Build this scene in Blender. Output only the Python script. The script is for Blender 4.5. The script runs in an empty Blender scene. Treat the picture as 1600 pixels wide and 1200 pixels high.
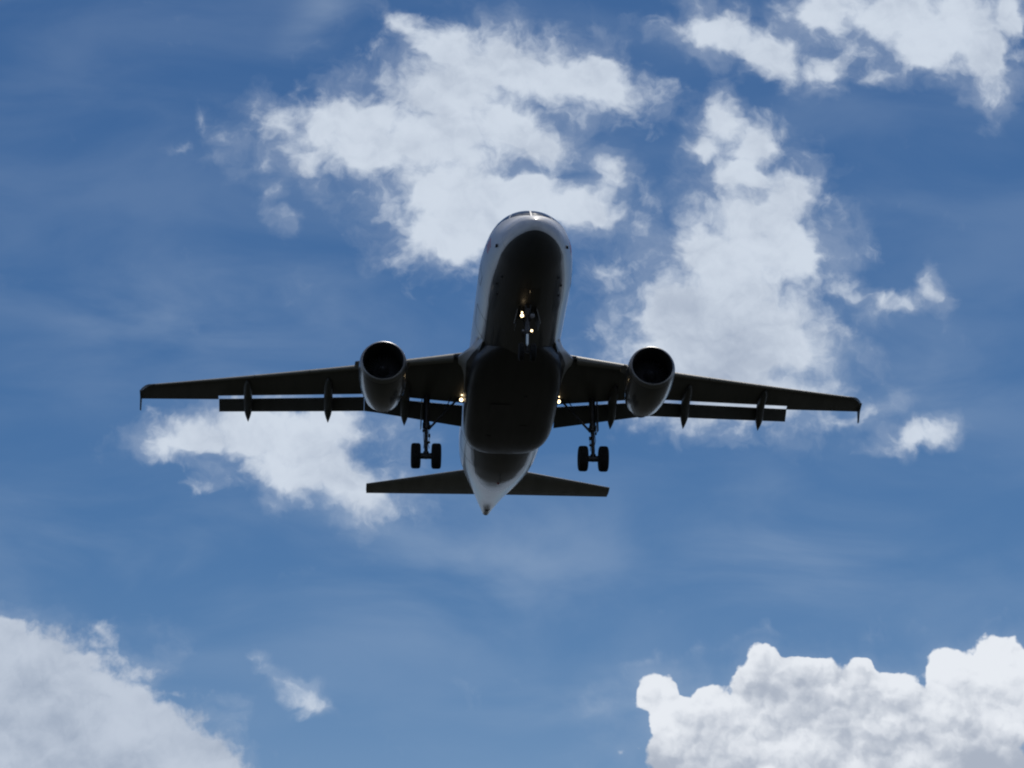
import bpy, bmesh, math, random
import numpy as np
from mathutils import Vector, Matrix
random.seed(7)
sc = bpy.context.scene
C = sc.collection
R = math.radians

# ------------------------------------------------------------------ camera
cam_d = bpy.data.cameras.new('camera'); cam = bpy.data.objects.new('camera', cam_d); C.objects.link(cam)
sc.camera = cam
cam_d.sensor_width = 36.0; cam_d.lens = 36.0 * 4397.17 / 1600.0
cam_d.clip_start = 0.1; cam_d.clip_end = 60000
cr = Vector((0.997626972833, -0.068390678110, -0.007945956385))
cdn = Vector((0.018674135984, 0.379857209700, -0.924856625042))
cf = Vector((0.066269900562, 0.922513531276, 0.380232935045))
m = Matrix.Identity(4)
for i, v in enumerate((cr, -cdn, -cf)):
    for k in range(3): m[k][i] = v[k]
m.translation = Vector((0, 0, 1.7))
cam.matrix_world = m
sc.render.resolution_x = 1024; sc.render.resolution_y = 768

# ------------------------------------------------------------------ light and exposure
SUN_EL, SUN_AZ = 60.0, 14.0          # degrees; azimuth clockwise from +Y (the way the lens looks)
sd = bpy.data.lights.new('sun', 'SUN'); sun = bpy.data.objects.new('sun', sd); C.objects.link(sun)
sd.energy = 2.4; sd.angle = R(0.5); sd.color = (1.0, 0.94, 0.84)
sv = Vector((math.sin(R(SUN_AZ)) * math.cos(R(SUN_EL)), math.cos(R(SUN_AZ)) * math.cos(R(SUN_EL)), math.sin(R(SUN_EL))))
sun.rotation_euler = (-sv).to_track_quat('-Z', 'Y').to_euler()
sun.location = sv * 200
sc.view_settings.view_transform = 'Standard'; sc.view_settings.look = 'None'
sc.view_settings.exposure = 0.0; sc.view_settings.gamma = 1.0
sc.cycles.use_denoising = True
sc.cycles.max_bounces = 8
sc.cycles.filter_width = 2.1

# ------------------------------------------------------------------ sky with its clouds
W = bpy.data.worlds.new('World'); sc.world = W; W.use_nodes = True
nt = W.node_tree; nt.nodes.clear()
def N(t, **kw):
    n = nt.nodes.new(t)
    for k, v in kw.items(): setattr(n, k, v)
    return n
def put(sock, v):
    if isinstance(v, bpy.types.NodeSocket): nt.links.new(v, sock)
    else: sock.default_value = v
def mth(op, a, b=0.0, c=0.0, clamp=False):
    n = N('ShaderNodeMath', operation=op, use_clamp=clamp)
    put(n.inputs[0], a); put(n.inputs[1], b)
    if op in ('MULTIPLY_ADD', 'SMOOTH_MAX', 'SMOOTH_MIN'): put(n.inputs[2], c)
    return n.outputs[0]
def vm(op, a, b=(0, 0, 0), s=None):
    n = N('ShaderNodeVectorMath', operation=op)
    put(n.inputs[0], a)
    if op == 'SCALE': put(n.inputs['Scale'], s)
    elif op != 'LENGTH': put(n.inputs[1], b)
    return n.outputs['Value' if op == 'LENGTH' else 'Vector']
def rng(v, a, b, c=0.0, d=1.0, kind='SMOOTHSTEP'):
    n = N('ShaderNodeMapRange', interpolation_type=kind)
    put(n.inputs[0], v); n.inputs[1].default_value = a; n.inputs[2].default_value = b
    n.inputs[3].default_value = c; n.inputs[4].default_value = d
    return n.outputs[0]
def noise(vec, scale, detail=6, rough=0.55, col=False, dist=0.0, lac=2.0, dim='2D'):
    n = N('ShaderNodeTexNoise', noise_dimensions=dim)
    put(n.inputs['Vector'], vec)
    n.inputs['Scale'].default_value = scale; n.inputs['Detail'].default_value = detail
    n.inputs['Roughness'].default_value = rough; n.inputs['Distortion'].default_value = dist
    n.inputs['Lacunarity'].default_value = lac
    return n.outputs['Color' if col else 'Fac']
def mixc(f, a, b, blend='MIX'):
    n = N('ShaderNodeMix', data_type='RGBA', blend_type=blend)
    put(n.inputs[0], f); put(n.inputs[6], a); put(n.inputs[7], b)
    return n.outputs[2]
def rgb(r, g, b): return (r, g, b, 1.0)

STR = 0.07
tex = N('ShaderNodeTexCoord')
dirv = tex.outputs['Generated']
sky = N('ShaderNodeTexSky', sky_type='NISHITA', sun_disc=False)
sky.sun_elevation = R(SUN_EL); sky.sun_rotation = R(SUN_AZ)
sky.altitude = 2000; sky.air_density = 1.0; sky.dust_density = 0.5; sky.ozone_density = 4.0
# hue/level trim of the clear sky
ss = N('ShaderNodeSeparateColor'); put(ss.inputs[0], sky.outputs[0])
sc3 = N('ShaderNodeCombineColor')
for i, (k_, e_) in enumerate(((5.1, 2.0), (1.86, 1.5), (1.04, 1.1))):
    v_ = mth('MINIMUM', mth('MULTIPLY', ss.outputs[i], STR), 0.5 if i == 2 else 0.36)
    put(sc3.inputs[i], mth('MULTIPLY', mth('POWER', v_, e_), k_ / STR))
sep0 = N('ShaderNodeSeparateXYZ'); put(sep0.inputs[0], dirv)
skyc = mixc(rng(sep0.outputs[2], 0.0, 0.33, 1.0, 0.0), sc3.outputs[0], rgb(*[v / STR for v in (0.42, 0.53, 0.68)]))

# directions are written as (x/y, z/y) of the sky direction, times 47.6: a wall of sky facing south
sep = N('ShaderNodeSeparateXYZ'); put(sep.inputs[0], dirv)
dy = mth('MAXIMUM', sep.outputs[1], 0.02)
com = N('ShaderNodeCombineXYZ')
put(com.inputs[0], mth('MULTIPLY', mth('DIVIDE', sep.outputs[0], dy), 47.6))
put(com.inputs[1], mth('MULTIPLY', mth('DIVIDE', sep.outputs[2], dy), 47.6))
P = com.outputs[0]
front = rng(sep.outputs[1], 0.55, 0.75)
def warp(p, sc_, amt):
    c = noise(p, sc_, 3, 0.55, col=True)
    return vm('ADD', p, vm('SCALE', vm('SUBTRACT', c, (0.5, 0.5, 0.5)), s=amt))
PW = warp(warp(P, 1.1, 0.60), 3.4, 0.16)
PK = warp(P, 2.2, 0.16)

X0, X1, Y0, Y1 = -9.5, 15.5, 9.5, 30.5          # stretch of sky (in those units) whose clouds are laid out
GX, GY = 200, 160
gx, gy = np.meshgrid(np.linspace(X0, X1, GX), np.linspace(Y0, Y1, GY), indexing='ij')
def bumps(pts, k=0.18):
    """Height field of a list of soft ellipses: s in the middle of each, 0 near its rim, negative outside."""
    acc = np.full_like(gx, -1.2)
    for (x, y, rx, ry, rot, s) in pts:
        c, sn = math.cos(R(rot)), math.sin(R(rot))
        u = ((gx - x) * c + (gy - y) * sn) / rx; v = (-(gx - x) * sn + (gy - y) * c) / ry
        h = s - np.sqrt(u * u + v * v)
        hh = np.clip(k - np.abs(acc - h), 0, None) / k
        acc = np.maximum(acc, h) + hh ** 3 * k / 6
    return acc
def curve_field(F, rank, vec):
    """A smooth 2D field as a sum of products of curves, f_k(x) * g_k(y): three products to a pair of curve nodes."""
    U, S, Vt = np.linalg.svd(F, full_matrices=False)
    nx = mth('DIVIDE', mth('SUBTRACT', vec[0], X0), X1 - X0, clamp=True)
    ny = mth('DIVIDE', mth('SUBTRACT', vec[1], Y0), Y1 - Y0, clamp=True)
    cx = N('ShaderNodeCombineXYZ'); cy = N('ShaderNodeCombineXYZ')
    for i in range(3): put(cx.inputs[i], nx); put(cy.inputs[i], ny)
    def curves(cols, src):
        n = N('ShaderNodeRGBCurve'); put(n.inputs['Color'], src)
        mp = n.mapping; mp.use_clip = False
        for i, col in enumerate(cols):
            cu = mp.curves[i]; L = len(col); pts_ = list(range(0, L, 2)); pts_ += [L - 1] if pts_[-1] != L - 1 else []
            while len(cu.points) < len(pts_): cu.points.new(0.5, 0.5)
            for p, q in zip(cu.points, pts_): p.location = (q / (L - 1), float(col[q]) * 0.5 + 0.5)
            for p in cu.points: p.handle_type = 'AUTO'
        mp.update()
        return vm('MULTIPLY', vm('SUBTRACT', n.outputs[0], (0.5, 0.5, 0.5)), (2, 2, 2))
    acc = None
    for k in range(0, rank, 3):
        fu, gv, w = [], [], []
        for j in range(k, k + 3):
            a = U[:, j]; b = Vt[j]; ma = np.abs(a).max(); mb = np.abs(b).max()
            fu.append(a / ma); gv.append(b / mb); w.append(float(S[j] * ma * mb))
        d = N('ShaderNodeVectorMath', operation='DOT_PRODUCT')
        put(d.inputs[0], vm('MULTIPLY', curves(fu, cx.outputs[0]), tuple(w))); put(d.inputs[1], curves(gv, cy.outputs[0]))
        acc = d.outputs['Value'] if acc is None else mth('ADD', acc, d.outputs['Value'])
    return acc
def xy(p):
    s_ = N('ShaderNodeSeparateXYZ'); put(s_.inputs[0], p)
    return s_.outputs[0], s_.outputs[1]

WISPY = [(1.498, 27.086, 0.627, 0.333, -26.548, 0.72), (1.746, 26.784, 0.515, 0.405, -42.647, 0.8), (2.363, 26.55, 0.824, 0.612, -37.418, 1.0),
    (3.349, 26.202, 1.415, 0.806, -9.652, 1.0), (5.073, 25.905, 1.208, 0.694, -20.994, 1.0), (4.457, 26.026, 0.984, 0.696, -9.652, 1.0),
    (2.241, 25.615, 1.473, 1.029, 1.652, 1.0), (0.538, 24.948, 1.838, 0.677, 10.566, 1.0), (-1.035, 24.904, 0.726, 0.678, 1.601, 0.55),
    (-0.535, 24.104, 0.942, 0.58, -41.871, 0.55), (0.666, 24.407, 1.333, 0.675, 1.556, 1.0), (1.998, 24.579, 1.583, 0.946, 1.567, 1.0),
    (3.339, 24.889, 1.102, 0.817, 1.589, 1.0), (4.067, 24.432, 0.611, 0.38, 1.55, 1.0), (2.242, 23.505, 1.39, 0.998, 1.478, 1.0),
    (2.123, 22.57, 1.02, 0.724, 1.401, 1.0), (3.45, 23.402, 1.455, 0.8, 1.467, 1.0), (4.658, 23.232, 1.093, 0.534, 1.451, 1.0),
    (5.376, 23.924, 0.391, 0.607, 1.506, 0.7), (2.844, 22.919, 1.085, 0.925, 1.429, 1.0), (-1.0, 23.421, 0.239, 0.558, 1.478, 0.38),
    (-0.84, 22.735, 0.19, 0.448, 1.421, 0.25), (-1.199, 24.221, 0.481, 0.538, 1.545, 0.35), (-2.826, 24.42, 0.542, 0.135, 15.069, 0.45),
    (-2.384, 24.839, 0.121, 0.351, 18.468, 0.3), (-2.174, 24.669, 0.604, 0.162, 12.843, 0.25), (7.596, 27.104, 0.871, 0.541, -21.154, 1.0),
    (8.454, 26.635, 0.895, 0.496, -26.868, 1.0), (9.566, 26.316, 0.754, 0.394, 1.691, 0.8), (10.687, 26.181, 0.629, 0.225, 1.678, 0.55),
    (6.658, 27.146, 0.753, 0.396, 1.766, 0.4), (9.631, 27.595, 0.888, 0.543, 1.795, 1.0), (11.022, 27.567, 1.401, 0.715, 1.789, 1.0),
    (12.28, 27.391, 1.148, 0.999, 1.772, 1.0), (12.738, 26.693, 0.533, 0.85, 1.714, 1.0), (12.537, 26.01, 0.278, 0.45, 1.659, 0.7),
    (11.616, 26.943, 1.143, 0.639, 1.737, 1.0), (13.258, 27.709, 0.384, 0.719, 1.795, 1.0), (10.092, 26.755, 1.01, 0.495, 1.726, 0.45),
    (7.523, 25.143, 0.421, 0.653, 33.296, 0.9), (7.197, 24.653, 0.518, 0.519, 1.561, 0.8), (8.12, 24.61, 0.742, 0.683, 1.556, 0.85),
    (7.911, 23.99, 0.738, 0.515, 1.506, 1.0), (8.695, 23.672, 0.615, 0.567, 1.478, 1.0), (8.181, 23.12, 1.286, 0.736, 1.434, 1.0),
    (7.722, 22.308, 1.643, 1.028, 1.369, 1.0), (7.055, 22.292, 0.91, 0.726, 1.369, 1.0), (8.701, 22.464, 0.671, 1.124, 1.38, 1.0),
    (7.621, 21.253, 1.69, 1.038, 1.283, 1.0), (6.709, 20.908, 1.381, 1.159, 1.257, 1.0), (6.329, 20.19, 0.894, 0.767, 1.199, 1.0),
    (8.201, 20.746, 1.264, 1.223, 1.241, 1.0), (8.667, 20.432, 0.721, 0.708, 1.214, 1.0), (7.282, 20.21, 1.916, 0.921, 1.199, 1.0),
    (7.908, 19.455, 1.43, 0.571, 1.136, 1.0), (6.827, 19.054, 1.422, 0.504, 1.105, 0.6), (9.196, 19.036, 1.066, 0.229, -4.252, 0.45),
    (10.217, 19.182, 0.64, 0.155, 40.947, 0.45), (9.268, 20.445, 0.602, 0.233, 1.214, 0.4), (-3.002, 18.306, 0.323, 0.184, -9.667, 1.0),
    (-2.378, 18.503, 0.713, 0.432, 1.074, 1.0), (-1.346, 18.622, 1.155, 0.594, 1.082, 1.0), (-0.418, 18.416, 1.272, 0.74, 1.064, 1.0),
    (0.168, 17.87, 1.186, 0.558, -25.51, 1.0), (0.578, 17.35, 0.67, 0.315, -20.24, 1.0), (-0.576, 17.734, 1.042, 0.388, -20.237, 1.0),
    (0.036, 18.86, 0.696, 0.349, 1.1, 1.0), (-2.01, 17.77, 0.575, 0.219, -9.668, 0.35), (-2.227, 17.448, 0.342, 0.11, 0.986, 0.45),
    (-0.851, 17.24, 0.343, 0.219, 0.967, 0.4), (1.093, 17.579, 0.461, 0.367, 0.993, 0.35), (9.721, 21.721, 0.526, 0.174, -29.767, 0.78),
    (10.348, 21.446, 0.478, 0.173, -15.22, 0.65), (10.582, 21.293, 0.746, 0.18, 13.965, 0.62), (11.4, 21.733, 0.191, 0.484, 22.128, 0.66),
    (10.951, 21.38, 0.608, 0.152, 22.093, 0.55), (10.166, 21.441, 0.477, 0.133, -20.808, 0.5), (10.844, 18.726, 0.805, 0.273, 13.531, 0.75),
    (10.38, 18.528, 0.428, 0.176, 1.057, 0.55), (11.393, 18.736, 0.359, 0.177, 1.072, 0.6), (10.648, 19.407, 0.156, 0.141, 1.128, 0.6),
    (-0.32, 13.654, 0.38, 0.321, -14.82, 0.72), (0.072, 13.52, 0.267, 0.161, 0.659, 0.6), (-1.08, 14.201, 0.201, 0.348, 0.717, 0.3),
    (1.959, 17.251, 0.346, 0.147, 0.964, 0.35), (5.235, 21.853, 0.722, 0.914, 1.337, 0.28), (5.991, 23.199, 0.487, 0.668, 1.445, 0.35)]
GREY = [(7.121, 20.722, 1.14, 1.029, 1.241, 1.0), (7.566, 19.831, 1.433, 0.764, 1.167, 1.0), (6.779, 21.234, 0.722, 0.52, 1.283, 1.0)]
HEAP = [(5.97, 13.763, 0.476, 0.395, 0.673, 1.0), (6.238, 13.243, 0.588, 0.691, 0.631, 1.0), (6.87, 13.54, 0.477, 0.464, 0.654, 1.0),
    (7.259, 13.312, 0.795, 0.578, 0.635, 1.0), (7.304, 13.024, 0.906, 0.69, 0.612, 1.0), (12.266, 13.895, 0.694, 0.705, 0.678, 1.0),
    (7.869, 14.336, 0.412, 0.423, 0.718, 1.0), (7.678, 13.865, 0.57, 0.583, 0.68, 1.0), (8.206, 14.199, 0.412, 0.329, 0.707, 1.0),
    (8.658, 14.064, 0.688, 0.492, 0.695, 1.0), (9.577, 14.122, 0.368, 0.376, 0.699, 1.0), (10.193, 13.871, 0.574, 0.422, 0.678, 1.0),
    (11.133, 14.176, 0.6, 0.566, 0.702, 1.0), (12.075, 14.425, 0.754, 0.498, 0.721, 1.0), (8.454, 13.384, 1.711, 0.925, 0.64, 1.0),
    (9.581, 13.164, 1.714, 1.038, 0.621, 1.0), (11.311, 13.416, 1.495, 1.045, 0.64, 1.0), (6.502, 12.67, 0.902, 0.798, 0.584, 1.0),
    (7.851, 12.569, 2.266, 0.912, 0.574, 1.0), (10.677, 12.483, 2.282, 1.029, 0.565, 1.0)]
PUFFS = [(6.746, 13.226, 0.34, 0.289, 0.629, 1.0), (7.211, 13.556, 0.409, 0.325, 0.655, 1.0), (7.458, 14.049, 0.342, 0.328, 0.695, 1.0),
    (8.08, 13.94, 0.514, 0.398, 0.686, 1.0), (8.93, 13.797, 0.515, 0.327, 0.673, 1.0), (9.621, 13.888, 0.413, 0.305, 0.68, 1.0),
    (10.41, 13.663, 0.459, 0.304, 0.661, 1.0), (11.054, 13.858, 0.484, 0.399, 0.676, 1.0), (11.704, 14.101, 0.462, 0.425, 0.695, 1.0),
    (12.342, 14.132, 0.463, 0.426, 0.697, 1.0), (9.248, 13.335, 1.085, 0.395, 0.635, 1.0), (8.168, 13.357, 0.626, 0.464, 0.638, 1.0),
    (10.947, 13.121, 0.859, 0.522, 0.617, 1.0), (10.02, 12.879, 0.969, 0.577, 0.598, 1.0), (7.297, 12.851, 0.622, 0.516, 0.598, 1.0),
    (11.978, 13.132, 0.631, 0.581, 0.617, 1.0), (6.226, 12.84, 0.406, 0.458, 0.598, 1.0), (8.416, 12.575, 1.246, 0.686, 0.574, 1.0),
    (5.972, 13.821, 0.34, 0.256, 0.678, 1.0), (6.302, 13.476, 0.295, 0.278, 0.65, 1.0)]
KGREY = [(8.416, 12.575, 2.611, 0.97, 0.574, 1.0), (8.226, 13.381, 0.797, 0.348, 0.64, 1.0), (9.372, 13.511, 1.364, 0.328, -4.483, 1.0),
    (10.144, 13.054, 1.371, 0.693, 0.612, 1.0), (12.168, 12.613, 0.687, 0.462, 0.574, 1.0), (6.973, 13.251, 0.453, 0.231, 0.631, 1.0)]
BANK = [(-5.57, 14.539, 0.276, 0.441, 0.749, 1.0), (-4.978, 13.852, 1.19, 0.824, 0.692, 1.0), (-4.157, 13.311, 1.517, 0.893, -19.815, 1.0),
    (-3.081, 12.845, 1.387, 0.73, -29.78, 1.0), (-4.796, 12.555, 2.187, 1.341, 0.584, 1.0), (-2.165, 12.412, 0.947, 0.497, -29.792, 1.0),
    (-3.607, 14.751, 0.223, 0.234, 0.765, 0.5), (-4.038, 14.921, 0.445, 0.141, 0.779, 0.2)]
LGREY = [(-4.815, 12.894, 1.314, 0.453, 0.612, 1.0), (-3.814, 12.565, 1.314, 0.394, 0.584, 1.0), (-5.079, 13.69, 0.44, 0.229, 0.678, 1.0)]
VEIL = [(-3.419, 16.053, 2.709, 1.417, 0.873, 1.0), (2.247, 16.381, 3.451, 1.904, 0.892, 1.0), (5.626, 13.584, 2.269, 0.694, 0.659, 1.0),
    (8.606, 16.602, 2.341, 1.212, 0.902, 1.0), (-0.221, 26.724, 0.745, 1.643, -20.906, 1.0), (9.95, 19.751, 2.406, 1.272, 1.157, 1.0),
    (-1.882, 21.04, 2.943, 1.022, 1.283, 1.0)]


fw, fk, fb = bumps(WISPY), bumps(HEAP), bumps(BANK)
fk = np.where(fk > 0, fk * 1.25, fk)
# every puff of the heap is brighter towards its top and greyer towards its foot
num = np.zeros_like(gx); den = np.full_like(gx, 1e-3)
for (x, y, rx, ry, rot, s_) in HEAP[:11] + PUFFS:
    c_, sn = math.cos(R(rot)), math.sin(R(rot))
    u = ((gx - x) * c_ + (gy - y) * sn) / rx; v = (-(gx - x) * sn + (gy - y) * c_) / ry
    w_ = np.exp(7 * np.clip(1.0 - np.sqrt(u * u + v * v), -1.5, 1) - 1.2 * (y - 12))
    num += w_ * np.clip(v * 0.62 + u * 0.10, -.8, .8); den += w_
puff = num / den
sig = lambda a: 1 / (1 + np.exp(-a))
heapness = sig((fk - np.maximum(fw, fb)) * 5 + 0.5) * sig((fk + 0.6) * 8)
bankness = sig((fb - np.maximum(fw, fk)) * 5) * sig((fb + 0.5) * 8)
Fall = np.maximum(np.maximum(fw, fk), fb)
Fall = np.where(Fall > 0, Fall * (1.25 + 1.9 * np.clip(Fall, 0, .6)), Fall)
heapmask = sig((fk + 0.1) * 8)
grey = -puff * heapmask * 0.95 + sig((bumps(GREY) - 0.2) * 4) * 0.75 + sig((bumps(KGREY) - 0.05) * 2.6) * 0.68 + sig((bumps(LGREY) - 0.1) * 4) * 0.6
PX, PKX = xy(P), xy(PK)
hp0 = rng(curve_field(heapness, 6, PX), 0.25, 0.75)
mv = N('ShaderNodeMix', data_type='VECTOR'); put(mv.inputs[0], hp0); put(mv.inputs[4], PW); put(mv.inputs[5], PK)
PWX = xy(mv.outputs[1])
F = curve_field(Fall, 30, PWX)
G = curve_field(grey, 24, PKX)
HP = hp0
BK = rng(curve_field(bankness, 3, PX), 0.25, 0.75)

up = (0.03, 0.16, 0)
nA = noise(PW, 1.8, 12, 0.54); nA2 = noise(vm('ADD', PW, up), 1.8, 12, 0.54)
nB = noise(P, 4.5, 8, 0.62)
nAc, nBc = mth('SUBTRACT', nA, 0.5), mth('SUBTRACT', nB, 0.5)
soft = noise(warp(P, 1.2, .4), 0.75, 5, 0.5)
def vor(off, sc_=1.5, det=3.0):
    v = N('ShaderNodeTexVoronoi', feature='SMOOTH_F1', voronoi_dimensions='2D'); put(v.inputs['Vector'], vm('ADD', PV, off))
    v.inputs['Scale'].default_value = sc_; v.inputs['Detail'].default_value = det; v.inputs['Roughness'].default_value = 0.45
    v.inputs['Smoothness'].default_value = 0.35
    return v.outputs['Distance']
PV = warp(P, 3.0, 0.3)
v1, v2 = vor((0, 0, 0), 1.5, 3.0), vor((-0.05, 0.13, 0), 1.5, 3.0)
b1, b2 = vor((3, 7, 0), 0.62, 1.0), vor((2.86, 7.34, 0), 0.62, 1.0)
# density: layout + turbulence; torn cloud takes much of it, heaped cloud little but billowed
dW = mth('ADD', F, mth('ADD', mth('MULTIPLY', nAc, mth('SUBTRACT', 1.95, mth('ADD', mth('MULTIPLY', HP, 1.6), mth('MULTIPLY', BK, 1.1)))), mth('MULTIPLY', nBc, mth('SUBTRACT', 0.55, mth('MULTIPLY', HP, 0.35)))))
dW = mth('ADD', dW, mth('MULTIPLY', HP, mth('MULTIPLY', mth('SUBTRACT', 0.40, v1), 0.75)))
wdt = mth('SUBTRACT', 1.75, mth('ADD', mth('MULTIPLY', HP, 1.42), mth('MULTIPLY', BK, 1.10)))
al = mth('DIVIDE', mth('ADD', dW, mth('SUBTRACT', 0.52, mth('MULTIPLY', HP, 0.45))), wdt, clamp=True)
al = mth('MULTIPLY', mth('MULTIPLY', al, al), mth('SUBTRACT', 3.0, mth('MULTIPLY', al, 2.0)))
# thin vapour hanging round the torn clouds
vp = mth('MULTIPLY', rng(mth('ADD', F, mth('MULTIPLY', mth('SUBTRACT', noise(PW, 0.9, 8, 0.6), 0.5), 2.4)), -0.85, 0.5), mth('SUBTRACT', 0.26, mth('MULTIPLY', HP, 0.20)))
al = mth('MAXIMUM', al, vp)
# light: bright where the cloud is thin or faces the sun above, grey in its thick base
rel = mth('MULTIPLY', mth('SUBTRACT', nA, nA2), mth('SUBTRACT', 0.9, mth('MULTIPLY', HP, 0.6)))
rel = mth('ADD', rel, mth('MULTIPLY', HP, mth('ADD', mth('MULTIPLY', mth('SUBTRACT', v2, v1), 1.0), mth('MULTIPLY', mth('SUBTRACT', b2, b1), 0.8))))
lum = mth('ADD', mth('ADD', 0.78, rel), mth('MULTIPLY', mth('SUBTRACT', soft, 0.5), 1.7))
lum = rng(mth('SUBTRACT', lum, G), -0.45, 1.15)
cg = mixc(HP, mixc(BK, rgb(*[v / STR for v in (0.385, 0.45, 0.565)]), rgb(*[v / STR for v in (0.31, 0.375, 0.485)])), rgb(*[v / STR for v in (0.40, 0.45, 0.54)]))
cw = mixc(HP, mixc(BK, rgb(*[v / STR for v in (0.62, 0.69, 0.79)]), rgb(*[v / STR for v in (0.52, 0.585, 0.69)])), rgb(*[v / STR for v in (0.80, 0.835, 0.89)]))
ccol = mixc(lum, cg, cw)
# --- thin veils of cirrus
pc = N('ShaderNodeMapping'); put(pc.inputs[0], P); pc.inputs['Rotation'].default_value = (0, 0, R(-14)); pc.inputs['Scale'].default_value = (0.14, 0.34, 1)
cir = rng(noise(pc.outputs[0], 1.6, 8, 0.5, dist=0.3), 0.30, 0.80)
cir = mth('MULTIPLY', cir, rng(curve_field(np.clip(bumps(VEIL), -.6, 1), 9, PX), -0.5, 1.0, 0.12, 0.40))
# --- scattered cloud over the rest of the sky
gn = noise(dirv, 3.2, 6, 0.58, dim='3D')
gm = mth('MULTIPLY', rng(gn, 0.50, 0.62), rng(sep.outputs[2], 0.02, 0.12))
gm = mth('MULTIPLY', gm, mth('SUBTRACT', 1.0, front))

colr = mixc(mth('MULTIPLY', cir, front), skyc, rgb(*[v / STR for v in (0.42, 0.52, 0.66)]))
colr = mixc(mth('MULTIPLY', al, front), colr, ccol)
colr = mixc(gm, colr, rgb(*[v / STR for v in (0.60, 0.64, 0.72)]))
bg = N('ShaderNodeBackground'); put(bg.inputs[0], colr); bg.inputs[1].default_value = STR
wo = N('ShaderNodeOutputWorld'); nt.links.new(bg.outputs[0], wo.inputs[0])
W.cycles.sampling_method = 'MANUAL'; W.cycles.sample_map_resolution = 512

# ------------------------------------------------------------------ materials
def mat(name, base, rough=0.5, metal=0.0, coat=0.0, emit=None, es=0.0, spec=0.5):
    mm = bpy.data.materials.new(name); mm.use_nodes = True
    b = mm.node_tree.nodes['Principled BSDF']
    b.inputs['Base Color'].default_value = (*base, 1); b.inputs['Roughness'].default_value = rough
    b.inputs['Metallic'].default_value = metal; b.inputs['Coat Weight'].default_value = coat
    b.inputs['Coat Roughness'].default_value = 0.05; b.inputs['Specular IOR Level'].default_value = spec
    if emit:
        b.inputs['Emission Color'].default_value = (*emit, 1); b.inputs['Emission Strength'].default_value = es
    return mm
def weather(mm, amount=0.25, scale=(0.25, 2.2, 2.2), fine=1.0, panel=True):
    """Streaks of grime drawn out along the airflow, and faint panel joints, over the base colour."""
    t = mm.node_tree; b = t.nodes['Principled BSDF']; c0 = tuple(b.inputs['Base Color'].default_value)
    tc = t.nodes.new('ShaderNodeTexCoord'); mp = t.nodes.new('ShaderNodeMapping'); mp.inputs['Scale'].default_value = scale
    t.links.new(tc.outputs['Object'], mp.inputs[0])
    nz = t.nodes.new('ShaderNodeTexNoise'); nz.inputs['Scale'].default_value = fine; nz.inputs['Detail'].default_value = 8
    nz.inputs['Roughness'].default_value = 0.65
    t.links.new(mp.outputs[0], nz.inputs['Vector'])
    r = t.nodes.new('ShaderNodeMapRange'); r.inputs[1].default_value = 0.35; r.inputs[2].default_value = 0.75
    r.inputs[3].default_value = 1.0; r.inputs[4].default_value = 1.0 - amount
    t.links.new(nz.outputs[0], r.inputs[0])
    mx = t.nodes.new('ShaderNodeMix'); mx.data_type = 'RGBA'; mx.blend_type = 'MULTIPLY'; mx.inputs[0].default_value = 1.0
    mx.inputs[6].default_value = c0; t.links.new(r.outputs[0], mx.inputs[7])
    out = mx.outputs[2]
    if panel:
        sx = t.nodes.new('ShaderNodeSeparateXYZ'); t.links.new(tc.outputs['Object'], sx.inputs[0])
        d = t.nodes.new('ShaderNodeMath'); d.operation = 'PINGPONG'; d.inputs[1].default_value = 1.05
        t.links.new(sx.outputs[0], d.inputs[0])
        g = t.nodes.new('ShaderNodeMath'); g.operation = 'LESS_THAN'; g.inputs[1].default_value = 0.012
        t.links.new(d.outputs[0], g.inputs[0])
        g2 = t.nodes.new('ShaderNodeMath'); g2.operation = 'MULTIPLY'; g2.inputs[1].default_value = 0.35
        t.links.new(g.outputs[0], g2.inputs[0])
        m2 = t.nodes.new('ShaderNodeMix'); m2.data_type = 'RGBA'
        t.links.new(g2.outputs[0], m2.inputs[0]); t.links.new(out, m2.inputs[6]); m2.inputs[7].default_value = (0.03, 0.03, 0.03, 1)
        out = m2.outputs[2]
    t.links.new(out, b.inputs['Base Color'])
    rr = t.nodes.new('ShaderNodeMapRange'); rr.inputs[3].default_value = b.inputs['Roughness'].default_value
    rr.inputs[4].default_value = b.inputs['Roughness'].default_value + 0.15
    t.links.new(nz.outputs[0], rr.inputs[0]); t.links.new(rr.outputs[0], b.inputs['Roughness'])
    return out
M = {}
M['white'] = mat('white_paint', (0.72, 0.73, 0.74), 0.28, 0, 0.6); weather(M['white'], 0.18)
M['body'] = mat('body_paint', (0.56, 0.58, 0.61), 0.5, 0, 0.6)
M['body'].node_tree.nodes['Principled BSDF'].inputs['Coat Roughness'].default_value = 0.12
bo = weather(M['body'], 0.15)
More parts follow.
